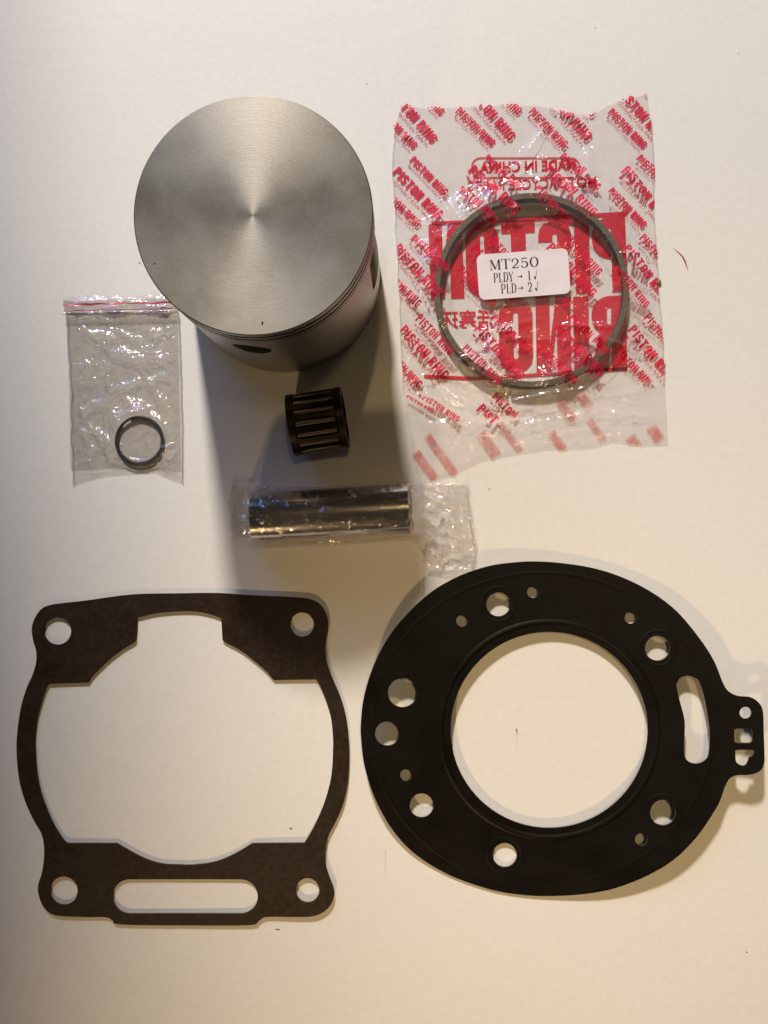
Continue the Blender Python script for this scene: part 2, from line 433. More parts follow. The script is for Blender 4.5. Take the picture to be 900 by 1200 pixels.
for g0, gw in ((2.6, 1.7), (6.6, 1.8), (10.4, 0.7)):
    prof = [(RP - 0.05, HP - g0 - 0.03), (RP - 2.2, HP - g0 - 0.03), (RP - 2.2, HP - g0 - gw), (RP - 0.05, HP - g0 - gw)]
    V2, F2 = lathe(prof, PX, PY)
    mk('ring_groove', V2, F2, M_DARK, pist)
c = P(307.5, 379, HP)
V2, F2 = [(c.x + (0.3 + .08 * sin(3 * t)) * cos(t), c.y + (0.55 + .1 * cos(5 * t)) * sin(t), HP + 0.03) for t in [2 * pi * i / 14 for i in range(14)]], [tuple(range(14))]
mk('pit', V2, F2, M_DARK, pist)
c = P(181, 309, HP)
V2, F2 = [(c.x + .28 * cos(t), c.y + .22 * sin(t), HP + 0.05) for t in [2 * pi * i / 10 for i in range(10)]], [tuple(range(10))]
mk('pit', V2, F2, M_DARK, pist)

# ---------------------------------------------------------------- gaskets
def plate(loops_px, lift, thick, step):
    loops = [[tuple(Pl(x, y, lambda a, b: lift(a, b) + thick)[:2]) for x, y in lp] for lp in loops_px]
    b = curve_mesh(loops, thick / 2)
    xs = [v.co.x for v in b.verts]; ys = [v.co.y for v in b.verts]
    grid_cut(b, step, min(xs) + 1, max(xs), min(ys) + 1, max(ys))
    bmesh.ops.recalc_face_normals(b, faces=b.faces)
    for v in b.verts: v.co.z += thick / 2 + lift(v.co.x, v.co.y)
    return bm_out(b)

out_b = [(59, 709), (45.6, 716.7), (37.6, 733), (38.4, 749), (42.2, 762.5), (42.2, 776), (38, 791), (31, 806.7), (24.4, 829), (20.3, 857), (19.3, 880), (22, 911), (28.9, 938), (38.9, 960), (47.8, 975.6), (51.4, 991), (51.1, 1009), (48.7, 1024), (44.6, 1038), (45.8, 1051), (52.2, 1064.4), (65.6, 1072.8), (98.9, 1074.7), (124, 1075), (132, 1079), (142, 1083.5), (220, 1084.6), (292, 1084.2), (303, 1079.5), (312, 1074.8), (340, 1074.6), (365.6, 1074), (381, 1067.5), (390, 1055.6), (391, 1042), (385.6, 1026.7), (381.6, 1013), (381, 998), (384.4, 981), (394, 962), (403, 940), (407.8, 913), (409, 885), (408.4, 866), (405.4, 840), (398.9, 817), (388, 791), (382, 771), (381.8, 753), (384.6, 736), (382.5, 720), (374, 707.5), (361, 701.6), (334.4, 699.4), (294.4, 697.6), (254, 695), (210, 695.4), (154.4, 696.7), (98.9, 704)]
in_b = [(160.5, 724, 1), (183, 718.8), (210, 716.5), (232, 717), (250, 721), (259.3, 724.8, 1), (260.6, 749, 1), (263.5, 752.5), (283.3, 763.3), (299, 775.6), (310, 785), (321, 797, 1), (369.5, 796.2, 1), (373.5, 801), (381, 818), (387.6, 840), (390.2, 864), (390.2, 880), (389.4, 898), (386.5, 918), (378.9, 944), (367.8, 969), (356.7, 988, 1), (295.6, 988.4, 1), (274.4, 1001), (252, 1010), (228, 1013.6), (210, 1013.6), (188, 1012), (165.6, 1004.4), (136.7, 988.4, 1), (80, 988.4, 1), (74, 984), (63, 966.7), (53, 944), (46.4, 924), (42.6, 902), (41, 880), (40.6, 864), (43, 844), (46.8, 829), (52.3, 811), (57, 801.5, 1), (103.5, 800, 1), (110, 791), (128, 773.3), (145.6, 760), (157, 753.3), (159.4, 749, 1)]
slot_b = rrect(132, 1030.5, 302, 1071, 20, 8)
pc = P(210, 890)
def lift_b(x, y):
    u, v = (x - pc.x) / 60, (y - pc.y) / 60
    return 0.12 + 0.35 * max(0, u) ** 2 * max(0, -v) * 2.2 + 0.16 * u * u + 0.12 * v * v
V, F = plate([smooth_loop(out_b), smooth_loop(in_b), circ(67.3, 739.6, 16), circ(354, 732, 13.7, 14.3), circ(74.7, 1044, 16.2, 16.8), circ(360.4, 1043.5, 13.8, 14.4), slot_b], lift_b, 0.8, 4.5)
o = mk('base_gasket', V, F, M_BASEG, None, loc=(pc.x, pc.y, 0)); smooth_by_angle(o, 40)
o.data.materials.append(M_EDGE_B)
for p_ in o.data.polygons:
    if abs(p_.normal.z) < 0.3: p_.material_index = 1
tag(o, 'flat dark brown fibre base gasket with a large squared opening and four corner holes', 'gasket')

C = [1.84339107, 0.63138549, -0.64320021, 4.79514296, 3.71804471, -0.98932192]
hc = P(640, 855)
def lift_h(x, y):
    # 1 px of the measuring frame = 1/3.2 mm on the table
    u = max(-1.0, min(1.25, (x - hc.x) * 3.2 / 240)); v = max(-1.05, min(1.05, -(y - hc.y) * 3.2 / 200))
    z = C[0] + C[1] * u + C[2] * v + C[3] * u * u + C[4] * u * v + C[5] * v * v
    return 0.12 + 0.5 * (z + sqrt(z * z + 0.25))
out_h = [(610, 658.4), (579, 662), (552, 669.5), (530, 678.9), (507.8, 692), (485.6, 711), (463.3, 735.6), (445.6, 763.3), (433.3, 792), (425.6, 821), (422.8, 848), (422.9, 863), (425.6, 890), (431, 912), (441, 939), (456.7, 967.8), (476.7, 992), (499, 1010), (527.8, 1026), (556.7, 1037), (583.3, 1044.5), (612, 1048.8), (641.7, 1050.2), (683, 1048), (719, 1041.4), (755.6, 1027.6), (789, 1008), (816.7, 980.6), (838.9, 948), (845, 935), (850, 921), (855.6, 912), (864.4, 908.4), (875, 908.2), (884, 906.8), (892.3, 902), (895.8, 893), (895.6, 875), (895, 855), (894.2, 834.4), (890, 824.4), (880, 817.2), (864.4, 815.4), (853.3, 809.6), (846.7, 799), (837.8, 776.7), (824.4, 754.4), (800, 723.5), (777.8, 703.5), (751, 686.7), (720, 673), (689, 664.4), (655.6, 659.6), (632, 658)]
slot_h = [(793, 805.5), (794.5, 798), (800, 792.8), (806, 791.6), (814, 794), (820, 800), (825.6, 819), (829.8, 843), (831.6, 861), (830.4, 883), (826, 891), (817, 894.8), (808, 893), (802.5, 886), (801.7, 870), (802.6, 852), (801.5, 840), (797.6, 825)]
hook = [(861.7, 881, 1), (864, 878.9), (881, 878.9), (883.8, 882.2), (881, 886.2), (877.8, 887.8), (876.6, 892), (873.5, 896.7), (868, 896.7), (862.6, 892)]
holes = [(584, 708.2, 14), (541.8, 727.3, 7.2), (471.6, 811.8, 17), (453.8, 859.6, 14.2), (475.8, 908.4, 6.9), (494, 943.8, 13.9), (591.6, 1002, 14), (624.4, 694, 6.7), (739, 724, 7), (770.4, 759.6, 14.5), (777, 952.2, 15), (751.4, 983.6, 7.2), (873.6, 835.3, 6.9)]
V, F = plate([smooth_loop(out_h), circ(643.6, 855.3, 115.4, 114.8, 120), smooth_loop(slot_h), smooth_loop(hook), rrect(860.4, 853.4, 881.8, 870.8, 4)] + [circ(x, y, r) for x, y, r in holes], lift_h, 0.55, 4.0)
hg = mk('head_gasket', V, F, M_HEADG, None, loc=(hc.x, hc.y, 0)); smooth_by_angle(hg, 40)
hg.data.materials.append(M_EDGE)
for p_ in hg.data.polygons:
    if abs(p_.normal.z) < 0.3: p_.material_index = 1
tag(hg, 'warped black coated head gasket with a round bore, many bolt holes and a side tab', 'gasket')
def bead(loop_px, wid, hgt):
    pts = [Pl(x, y, lambda a, b: lift_h(a, b) + .55) for x, y in loop_px]
    n = len(pts); V, F = [], []
    K = 5
    for i in range(n):
        d = (pts[(i + 1) % n] - pts[i - 1]); nn = Vector((-d.y, d.x)).normalized()
        for k in range(K):
            t = k / (K - 1) * 2 - 1
            x, y = pts[i].x + nn.x * t * wid / 2, pts[i].y + nn.y * t * wid / 2
            V.append((x, y, lift_h(x, y) + .545 + hgt * (1 - t * t)))
        for k in range(K - 1):
            j = (i + 1) % n; F.append((i * K + k, j * K + k, j * K + k + 1, i * K + k + 1))
    return mk('bead', V, F, M_HEADG, hg, True)
bead(circ(643.6, 855.3, 127, 126.4, 120), 2.2, 0.42)
bead(circ(636, 854.5, 200, 183.5, 120), 1.6, 0.10)
for x, y, r in holes:
    if r in (14, 14.5, 15): bead(circ(x, y, r + 6), 1.2, 0.12)

# ---------------------------------------------------------------- needle bearing
RB, LB = 11.0, 19.6
b0 = P(372.5, 494, RB)
bear = empty('needle_bearing', b0.x, b0.y, 'small dark bronzed needle roller bearing lying on its side below the piston', 'bearing')
ba = radians(8.5)
AX = Vector((cos(ba), sin(ba), 0)); SD = Vector((-sin(ba), cos(ba), 0)); UP = Vector((0, 0, 1))
BC = Vector((b0.x, b0.y, RB))
def axial(profile, seg=72, centre=BC, ax=AX, sd=SD):
    """closed ring profile (along, radius) swept round an axis lying on the table"""
    V, F = [], []; n = len(profile)
    for s in range(seg):
        t = 2 * pi * s / seg
        for u, r in profile:
            p = centre + ax * u + sd * (r * cos(t)) + UP * (r * sin(t)); V.append(tuple(p))
    for s in range(seg):
        t = (s + 1) % seg
        for i in range(n):
            j = (i + 1) % n; F.append((s * n + i, s * n + j, t * n + j, t * n + i))
    return V, F
def axial_box(t, u0, u1, r0, r1, w0, w1=None):
    """bar between radii r0..r1 at angle t"""
    w1 = w1 or w0
    rd = SD * cos(t) + UP * sin(t); tg = -SD * sin(t) + UP * cos(t); V = []
    for u in (u0, u1):
        for r, wd in ((r0, w0), (r1, w1)):
            for s in (-1, 1): V.append(tuple(BC + AX * u + rd * r + tg * (s * wd / 2)))
    return V, [(0, 1, 3, 2), (4, 6, 7, 5), (0, 4, 5, 1), (2, 3, 7, 6), (0, 2, 6, 4), (1, 5, 7, 3)]
h = LB / 2
for s in (-1, 1):
    V, F = axial([(s * (h - 0.25), RB), (s * (h - 2.3), RB), (s * (h - 2.5), RB - 0.2), (s * (h - 2.5), RB - 2.2), (s * h, RB - 2.2), (s * h, RB - 0.25)])
    smooth_by_angle(mk('end_ring', V, F, M_CAGE, bear), 30)
NR = 16
cv, cf = [], []
for k in range(NR):
    t = 2 * pi * (k + 0.5) / NR + 0.1
    for args in ((-h + 2.4, h - 2.4, RB - 2.2, RB - 0.35, 1.25, 1.5), (-h + 2.4, -h + 4.2, RB - 1.6, RB - 0.3, 1.9, 2.3), (h - 4.2, h - 2.4, RB - 1.6, RB - 0.3, 1.9, 2.3)):
        V, F = axial_box(t, *args)
        mk('cage_bar' if args[1] > h - 3 and args[0] < 0 else 'cage_lug', V, F, M_CAGE, bear)
    t = 2 * pi * k / NR + 0.1
    rc = BC + (SD * cos(t) + UP * sin(t)) * (RB - 1.35)
    V, F = [], []; S = 14
    for u, r in ((-h + 2.7, 0.7), (-h + 2.95, 1.15), (h - 2.95, 1.15), (h - 2.7, 0.7)):
        for s in range(S):
            a = 2 * pi * s / S; V.append(tuple(rc + AX * u + SD * (r * cos(a)) + UP * (r * sin(a))))
    for q in range(3):
        for s in range(S): F.append((q * S + s, q * S + (s + 1) % S, (q + 1) * S + (s + 1) % S, (q + 1) * S + s))
    F += [tuple(range(S - 1, -1, -1)), tuple(range(3 * S, 4 * S))]
    smooth_by_angle(mk('needle_roller', V, F, M_ROLLER, bear), 30)

# ---------------------------------------------------------------- wrist pin
RW, LW = 9.0, 56.5
p0 = P(387.5, 601.5, RW + 0.2)
wa = radians(3.2)
AXW = Vector((cos(wa), sin(wa), 0)); SDW = Vector((-sin(wa), cos(wa), 0)); WC = Vector((p0.x, p0.y, RW + 0.2))
hw = LW / 2
prof = [(-hw + 0.5, RW), (hw - 0.5, RW), (hw, RW - 0.5), (hw, RW - 3.2), (hw - 1, RW - 3.6), (-hw + 1, RW - 3.6), (-hw, RW - 3.2), (-hw, RW - 0.5)]
V, F = axial(prof, 96, WC, AXW, SDW)
o = mk('wrist_pin', V, F, M_STEEL, None, loc=(WC.x, WC.y, 0)); smooth_by_angle(o, 30)
tag(o, 'polished steel wrist pin lying inside a clear crumpled plastic sleeve', 'wrist pin')

# ---------------------------------------------------------------- film surfaces
def ridged(x, y, f, seed, octv=3, sharp=1.0):
    """crumple: thin creases between flatter facets, 0..1"""
    v = 0; a = 1; tot = 0
    p = Vector((x * f + seed, y * f - seed * 0.7, seed * 1.3))
    wx = noise.noise(p * 0.6 + Vector((5, 2, 1))); wy = noise.noise(p * 0.6 + Vector((1, 9, 4)))
    p = p + Vector((wx, wy, 0)) * 0.7
    for _ in range(octv):
        v += a * (1 - abs(noise.noise(p)) * 2.2) ** 1 * 1.0; tot += a
        p = p * 2.03 + Vector((3.1, 7.7, 1.9)); a *= 0.5
    return max(0.0, v / tot) ** sharp
def tent(x, y, seg):
    x0, y0, x1, y1, hgt, wid = seg
    dx, dy = x1 - x0, y1 - y0; L2 = dx * dx + dy * dy
    t = max(0, min(1, ((x - x0) * dx + (y - y0) * dy) / L2))
    d = hypot(x - x0 - t * dx, y - y0 - t * dy)
    fade = min(1, 4 * t, 4 * (1 - t)) if 0 < t < 1 else 0
    return hgt * fade * max(0, 1 - d / wid)
def side(pts):
    """polyline sampler by parameter 0..1"""
    ls = [0]
    for a, b in zip(pts, pts[1:]): ls.append(ls[-1] + hypot(b[0] - a[0], b[1] - a[1]))
    def f(t):
        s = t * ls[-1]
        for i in range(len(pts) - 1):
            if s <= ls[i + 1] or i == len(pts) - 2:
                k = (s - ls[i]) / (ls[i + 1] - ls[i]) if ls[i + 1] > ls[i] else 0
                return Vector((pts[i][0] + (pts[i + 1][0] - pts[i][0]) * k, pts[i][1] + (pts[i + 1][1] - pts[i][1]) * k))
    return f
def coons(top, bottom, left, right):
    """top/bottom run left to right, left/right run top to bottom (world mm)"""
    T, B, Lf, Rt = side(top), side(bottom), side(left), side(right)
    c00, c10, c01, c11 = T(0), T(1), B(0), B(1)
    def f(u, v):
        return (1 - v) * T(u) + v * B(u) + (1 - u) * Lf(v) + u * Rt(v) - ((1 - u) * (1 - v) * c00 + u * (1 - v) * c10 + (1 - u) * v * c01 + u * v * c11)
    return f
def w2(pts, z=0.5): return [tuple(P(x, y, z)[:2]) for x, y in pts]
def sheet(name, quad, nu, nv, zf, mat, parent, jitter=0.25):
    V, F = [], []
    for j in range(nv + 1):
        for i in range(nu + 1):
            u, v = i / nu, j / nv
            p = quad(u, v)
            if 0 < i < nu and 0 < j < nv: p = p + Vector((random.uniform(-1, 1), random.uniform(-1, 1))) * jitter * 0.4
            V.append((p.x, p.y, zf(p.x, p.y, u, v)))
    for j in range(nv):
        for i in range(nu):
            a = j * (nu + 1) + i; F.append((a, a + 1, a + nu + 2, a + nu + 1))
    return mk(name, V, F, mat, parent, True)

# ---- text meshes (built-in vector font), unit cap height, origin at the left end of the baseline
_tc = {}
def text_unit(body, bold=0.0, spacing=1.0):
    k = (body, bold, spacing)
    if k in _tc: return _tc[k]
    cu = bpy.data.curves.new('lettering', 'FONT'); cu.body = body; cu.offset = bold; cu.resolution_u = 3; cu.space_character = spacing
    o = bpy.data.objects.new('lettering', cu); col.objects.link(o)
    dg = bpy.context.evaluated_depsgraph_get(); dg.update()
    me = bpy.data.meshes.new_from_object(o.evaluated_get(dg))
    xs = [v.co.x for v in me.vertices]; ys = [v.co.y for v in me.vertices]
    x0, x1, y0, y1 = min(xs), max(xs), min(ys), max(ys)
    V = [((v.co.x - x0) / (x1 - x0), (v.co.y - y0) / (y1 - y0)) for v in me.vertices]     # 0..1 in both axes
    F = [tuple(p.vertices) for p in me.polygons]
    bpy.data.objects.remove(o); bpy.data.curves.remove(cu); bpy.data.meshes.remove(me)
    _tc[k] = (V, F); return _tc[k]
def offset_loop(path, t):
    A, B = [], []
    for i, p in enumerate(path):
        a = path[max(0, i - 1)]; b = path[min(len(path) - 1, i + 1)]
        d1 = Vector((p[0] - a[0], p[1] - a[1])); d2 = Vector((b[0] - p[0], b[1] - p[1]))
        d1 = d1.normalized() if d1.length > 1e-9 else d2.normalized(); d2 = d2.normalized() if d2.length > 1e-9 else d1
        n = Vector((-d1.y - d2.y, d1.x + d2.x)).normalized(); k = t / 2 / max(.5, n.dot(Vector((-d1.y, d1.x))))
        A.append((p[0] + n.x * k, p[1] + n.y * k)); B.append((p[0] - n.x * k, p[1] - n.y * k))
    return A + B[::-1]
def arcp(cx, cy, rx, ry, a0, a1, n=7):
    return [(cx + rx * cos(radians(a0 + (a1 - a0) * i / n)), cy + ry * sin(radians(a0 + (a1 - a0) * i / n))) for i in range(n + 1)]
def heavy_letter(ch, w, t):
    r = (w - t) / 2; ro = w / 2
    if ch == 'I': return [[(0, 0), (t, 0), (t, 1), (0, 1)]], t
    if ch == 'T': return [[(w / 2 - t / 2, 0), (w / 2 + t / 2, 0), (w / 2 + t / 2, 1 - t * .85), (w, 1 - t * .85), (w, 1), (0, 1), (0, 1 - t * .85), (w / 2 - t / 2, 1 - t * .85)]], w
    if ch == 'N': return [[(0, 0), (t * .9, 0), (t * .9, .62), (w - t * .95, 0), (w, 0), (w, 1), (w - t * .9, 1), (w - t * .9, .38), (t * .95, 1), (0, 1)]], w
    if ch == 'O':
        o_ = arcp(ro, 1 - ro * .9, ro, ro * .9, 0, 180) + arcp(ro, ro * .9, ro, ro * .9, 180, 360)
        ri = ro - t; i_ = arcp(ro, 1 - ro * .9, ri, ri, 0, 180) + arcp(ro, ro * .9, ri, ri, 180, 360)
        return [o_, i_], w
    if ch in 'PR':
        yb = .44 if ch == 'P' else .47; q = (1 - yb) / 2; R = min(q, w * .55)
        o_ = [(0, 0), (t, 0), (t, yb)]
        if ch == 'R': o_ = [(0, 0), (t, 0), (t, yb - .02), (w - t * 1.02, 0), (w + .02, 0), (w * .78, yb + .05)]
        o_ += arcp(w - R, yb + R, R, R, -80 if ch == 'P' else -55, 0) + arcp(w - R, 1 - R, R, R, 0, 90) + [(0, 1)]
        if ch == 'P': o_[2:2] = []
        k = t * .78; Ri = min((1 - yb - 2 * k) / 2, (w - 2 * t) * .7)
        i_ = [(t, yb + k)] + arcp(w - t - Ri, yb + k + Ri, Ri, Ri, -90, 0) + arcp(w - t - Ri, 1 - k - Ri, Ri, Ri, 0, 90) + [(t, 1 - k)]
        return [o_, i_], w
    if ch == 'S':
        p = [(w - t / 2, .70)] + arcp(w / 2, 1 - t / 2 - r, r, r, 0, 180) + [(t / 2, .66), (t / 2 + r * .25, .57), (w / 2, .5), (w - t / 2 - r * .25, .43), (w - t / 2, .34)] + arcp(w / 2, t / 2 + r, r, r, 0, -180) + [(t / 2, .31)]
        return [offset_loop(p, t * .94)], w
    if ch == 'G':
        p = [(w - t / 2, .68)] + arcp(w / 2, 1 - t / 2 - r, r, r, 0, 180) + arcp(w / 2, t / 2 + r, r, r, 180, 360) + [(w - t / 2, .47), (w * .52, .47)]
        return [offset_loop(p, t * .94)], w
def heavy_unit(body, w, t, gap):
    k = (body, w, t, gap)
    if k in _tc: return _tc[k]
    x = 0; loops = []
    for ch in body:
        if ch == ' ': x += w * .55; continue
        ls, adv = heavy_letter(ch, w, t)
        loops += [[(px_ + x, py_) for px_, py_ in lp] for lp in ls]; x += adv + gap
    x -= gap
    b = curve_mesh(loops, 0, 'lettering'); V, F = bm_out(b)
    _tc[k] = ([(v[0] / x, v[1]) for v in V], F); return _tc[k]
class Print:
    """collects flat print in 2D world mm, then lays it on a film"""
    def __init__(s): s.V = []; s.F = []
    def text(s, body, x, y, length, height, ang=0, bold=0.0, spacing=1.0, mirror=False):
        V, F = heavy_unit(body, *bold) if isinstance(bold, tuple) else text_unit(body, bold, spacing); n = len(s.V); a = radians(ang)
        for u, v in V:
            px_, py_ = ((1 - u) if mirror else u) * length, v * height
            s.V.append((x + px_ * cos(a) - py_ * sin(a), y + px_ * sin(a) + py_ * cos(a)))
        s.F += [tuple(i + n for i in f) for f in F]
    def ribbon(s, pts, wd):
        V, F = stroke(pts, wd if isinstance(wd, list) else [wd] * len(pts)); n = len(s.V)
        s.V += [(v[0], v[1]) for v in V]; s.F += [tuple(i + n for i in f) for f in F]
    def lay(s, name, zf, mat, parent, inside=None, cut=None):
        b = bmesh.new()
        vs = [b.verts.new((x, y, 0)) for x, y in s.V]
        for f in s.F:
            try: b.faces.new([vs[i] for i in f])
            except ValueError: pass
        if cut: grid_cut(b, cut, min(v[0] for v in s.V), max(v[0] for v in s.V), min(v[1] for v in s.V), max(v[1] for v in s.V))
        if inside:
            bad = [f for f in b.faces if not inside(f.calc_center_median())]
            bmesh.ops.delete(b, geom=bad, context='FACES')
        for f in b.faces:
            if f.normal.z < 0: f.normal_flip()
        for v in b.verts: v.co.z = zf(v.co.x, v.co.y)
        V, F = bm_out(b)
        return mk(name, V, F, mat, parent)
def in_poly(poly):
    def f(p):
        x, y = p[0], p[1]; r = False; j = len(poly) - 1
        for i in range(len(poly)):
            xi, yi = poly[i]; xj, yj = poly[j]
            if (yi > y) != (yj > y) and x < (xj - xi) * (y - yi) / (yj - yi) + xi: r = not r
            j = i
        return r
    return f

# ---------------------------------------------------------------- piston rings
rc = P(622, 341, 2.6)
def piston_ring(z0, gap, dr, label, dx=0, dy=0):
    ro, ri, ht = 35.0 + dr, 32.9 + dr, 1.9
    cx, cy = rc.x + dx, rc.y + dy
    V, F = [], []; n = 150; g = 1.4 / ro
    prof = [(ri, z0), (ro, z0), (ro, z0 + ht - .12), (ro - .12, z0 + ht), (ri + .12, z0 + ht), (ri, z0 + ht - .12)]
    for s in range(n + 1):
        a = radians(gap) + g / 2 + (2 * pi - g) * s / n
        for r, z in prof: V.append((cx + r * cos(a), cy + r * sin(a), z))
    K = len(prof)
    for s in range(n):
        for i in range(K):
            j = (i + 1) % K; F.append((s * K + i, (s + 1) * K + i, (s + 1) * K + j, s * K + j))
    F += [tuple(range(K)), tuple(n * K + i for i in range(K - 1, -1, -1))]
    o = mk('piston_ring', V, F, M_RING, None, loc=(cx, cy, 0)); o.data.materials.append(M_RING_IN)
    for p in o.data.polygons:                     # bore and rim are coloured near black, the faces bare iron
        c = p.center / MM
        if abs(p.normal.z) < 0.3: p.material_index = 1
    smooth_by_angle(o, 30)
    return tag(o, label, 'piston ring', 'piston rings in the printed bag')
piston_ring(0.35, 100, 0, 'lower of two stacked iron piston rings inside the red printed bag', 0.25, -0.2)
piston_ring(2.27, -104, 0, 'upper iron piston ring inside the red printed bag, its gap at the bottom')

# ---------------------------------------------------------------- printed ring bag
top_e = w2([(470, 121), (500, 126), (540, 124), (590, 122), (630, 122), (665, 131), (690, 135), (715, 121), (735, 114), (758, 109)])
left_e = w2([(470, 121), (462, 150), (460, 200), (464, 270), (468, 340), (470, 400), (473, 458)])
right_e = w2([(758, 109), (763, 140), (767, 200), (766, 250), (770, 300), (772, 340), (777, 400), (779, 446)])
fold_e = w2([(473, 458), (500, 466), (540, 478), (575, 488), (612, 482), (650, 468), (700, 454), (745, 449), (779, 446)])
bot_e = w2([(490, 566), (520, 560), (540, 552), (565, 540), (590, 535), (640, 527), (690, 526), (718, 518), (750, 522), (783, 522)])
left_l = w2([(473, 458), (478, 500), (484, 535), (490, 566)])
right_l = w2([(779, 446), (781, 480), (783, 522)])
bag = empty('printed_bag', rc.x, rc.y, 'clear plastic bag printed all over with red lettering, holding two piston rings', 'bag')
CRE = []
def cre(x0, y0, x1, y1, h_, w_):
    a, b = P(x0, y0, 2), P(x1, y1, 2); CRE.append((a.x, a.y, b.x, b.y, h_, w_))
cre(470, 455, 560, 415, 1.6, 1.6); cre(530, 400, 640, 372, 1.4, 1.5); cre(560, 478, 720, 450, 1.6, 1.4); cre(700, 455, 785, 447, 1.8, 1.3)
cre(640, 145, 610, 190, 2.4, 2.4); cre(690, 170, 680, 225, 3.0, 2.6); cre(700, 205, 715, 240, 1.8, 1.8); cre(585, 195, 620, 215, 1.2, 1.5)
cre(515, 235, 535, 262, 2.2, 2.0); cre(500, 262, 515, 285, 1.6, 1.6); cre(655, 382, 720, 385, 1.8, 1.4); cre(705, 385, 680, 430, 1.6, 1.6)
cre(480, 395, 500, 430, 1.4, 1.5); cre(560, 455, 585, 470, 2.2, 1.8); cre(680, 430, 640, 445, 2.0, 1.8); cre(720, 300, 770, 295, 1.4, 1.4)
cre(475, 350, 512, 345, 1.3, 1.6); cre(735, 190, 765, 260, 1.5, 2.0); cre(690, 395, 775, 420, 1.2, 1.4); cre(600, 395, 650, 400, 1.2, 1.5)
cre(640, 125, 700, 150, 1.0, 1.6); cre(590, 200, 660, 180, 1.3, 1.6); cre(735, 360, 775, 372, 1.3, 1.6); cre(580, 385, 560, 440, 1.0, 1.2)
def edge_fade(u, v): return min(1, 9 * min(u, 1 - u, v, 1 - v))
lc = P(614, 321, 4.6)
def z_front(x, y, u=None, v=None):
    d = hypot(x - rc.x, y - rc.y)
    if d < 30: base = 1.7 + 1.7 * (d / 30) ** 4
    elif d < 36.5: base = 4.3
    else:
        q = min(1, (d - 36.5) / 12.0); base = 0.5 + 3.8 * (1 - q) ** 1.8
    hfar = max(0.15, min(1, (d - 20) / 12))
    lab = max(0, min(1, (max(abs(x - lc.x) / 18, abs(y - lc.y) / 10) - 1) * 2))
    on = 1 if d > 37 or d < 30 else 0.35
    wr = (ridged(x, y, 0.07, 3.1, 2) - 0.55) * 1.7 + (ridged(x, y, 0.22, 8.2, 2) - 0.55) * 0.35
    wr *= on * (0.45 + 0.55 * hfar)
    cr = 1.5 * sum(tent(x, y, s) for s in CRE)
    if y > P(0, 165).y: wr *= 0.35                    # the flat sealed top
    z = base + (wr + cr * 0.9) * lab
    lo = 4.22 if 31.5 < d < 35.6 else 0.4
    return max(lo, z)
front_q = coons(top_e, fold_e, left_e, right_e)
def zf_sheet(x, y, u, v):
    e = edge_fade(u, v) if v < 0.9 else min(1, 9 * min(u, 1 - u))
    z = z_front(x, y); return 0.4 + (z - 0.4) * max(0.25, e)
sheet('front_film', front_q, 150, 170, zf_sheet, M_FILM_RING, bag)
poly_front = top_e + right_e + fold_e[::-1] + left_e[::-1]
inf = in_poly(poly_front)
# back film and lower flap
back_q = coons(top_e, bot_e, left_e + left_l[1:], right_e + right_l[1:])
sheet('back_film', back_q, 60, 90, lambda x, y, u, v: 0.16 + 0.05 * noise.noise(Vector((x * .1, y * .1, 0))), M_FILM_BACK, bag)
flap_q = coons(fold_e, bot_e, left_l, right_l)
seal = [P(500, 497), P(600, 500), P(650, 492), P(700, 484), P(783, 490)]
def z_flap(x, y, u=0.5, v=0.5):
    d = min(abs(y - (a.y + (b.y - a.y) * max(0, min(1, (x - a.x) / (b.x - a.x))))) + (0 if a.x - 2 <= x <= b.x + 2 else 99) for a, b in zip(seal, seal[1:]))
    band = max(0, 1 - d / 3.0)
    return 0.5 + 0.5 * ridged(x, y, 0.10, 1.7, 3) + band * (0.5 + 1.1 * ridged(x, y, 0.5, 5.0, 2)) + (1.6 * max(0, 1 - v * 5) if v is not None else 0)
sheet('flap_film', flap_q, 120, 50, lambda x, y, u, v: 0.3 + (z_flap(x, y, u, v) - 0.3) * max(0.2, min(1, 9 * min(u, 1 - u, 1 - v))), M_FILM_BACK, bag)

# front lettering: a repeating diagonal pattern
pr = Print()
S = 1 / 3.2
def big(px, py, ang=-48):
    p = P(px, py, 1)
    pr.text('PISTON RING', p.x, p.y, 24.2, 3.8, ang, (.52, .22, .10))
    a = radians(ang); q = (p.x + sin(a) * 1.9 + cos(a) * 1.2, p.y - cos(a) * 1.9 + sin(a) * 1.2)
    pr.text('MOTORCYCLE PARTS', q[0], q[1], 22.5, 1.1, ang, 0.015, 1.35)
def small(px, py, ang=-46):
    p = P(px, py, 1)
    pr.text('PISTON RING', p.x, p.y, 18.3, 3.0, ang, (.52, .22, .10))
    a = radians(ang); q = (p.x + sin(a) * 1.5 + cos(a) * 1.0, p.y - cos(a) * 1.5 + sin(a) * 1.0)
    pr.text('MOTORCYCLE PARTS', q[0], q[1], 17.0, 0.85, ang, 0.015, 1.35)
for r in range(-1, 5):
    for c in range(-1, 4):
        x, y = 458 + 89.5 * c + (3 if r > 1 else 0) + 2 * r, 201 + 93.5 * r
        big(x + random.uniform(-2, 2), y + random.uniform(-2, 2), -48 + random.uniform(-2, 2))
        small(x + 20 + random.uniform(-2, 2), y - 14 + random.uniform(-2, 2), -46 + random.uniform(-2, 2))
        small(x - 14 + random.uniform(-2, 2), y + 24 + random.uniform(-2, 2), -46 + random.uniform(-2, 2))
lab_in = lambda p: abs(p[0] - lc.x) < 16.0 and abs(p[1] - lc.y) < 8.2
pr.lay('printed_lettering', lambda x, y: z_front(x, y) + 0.05, M_INK, bag, lambda p: inf(p) and not lab_in(p), 1.3)
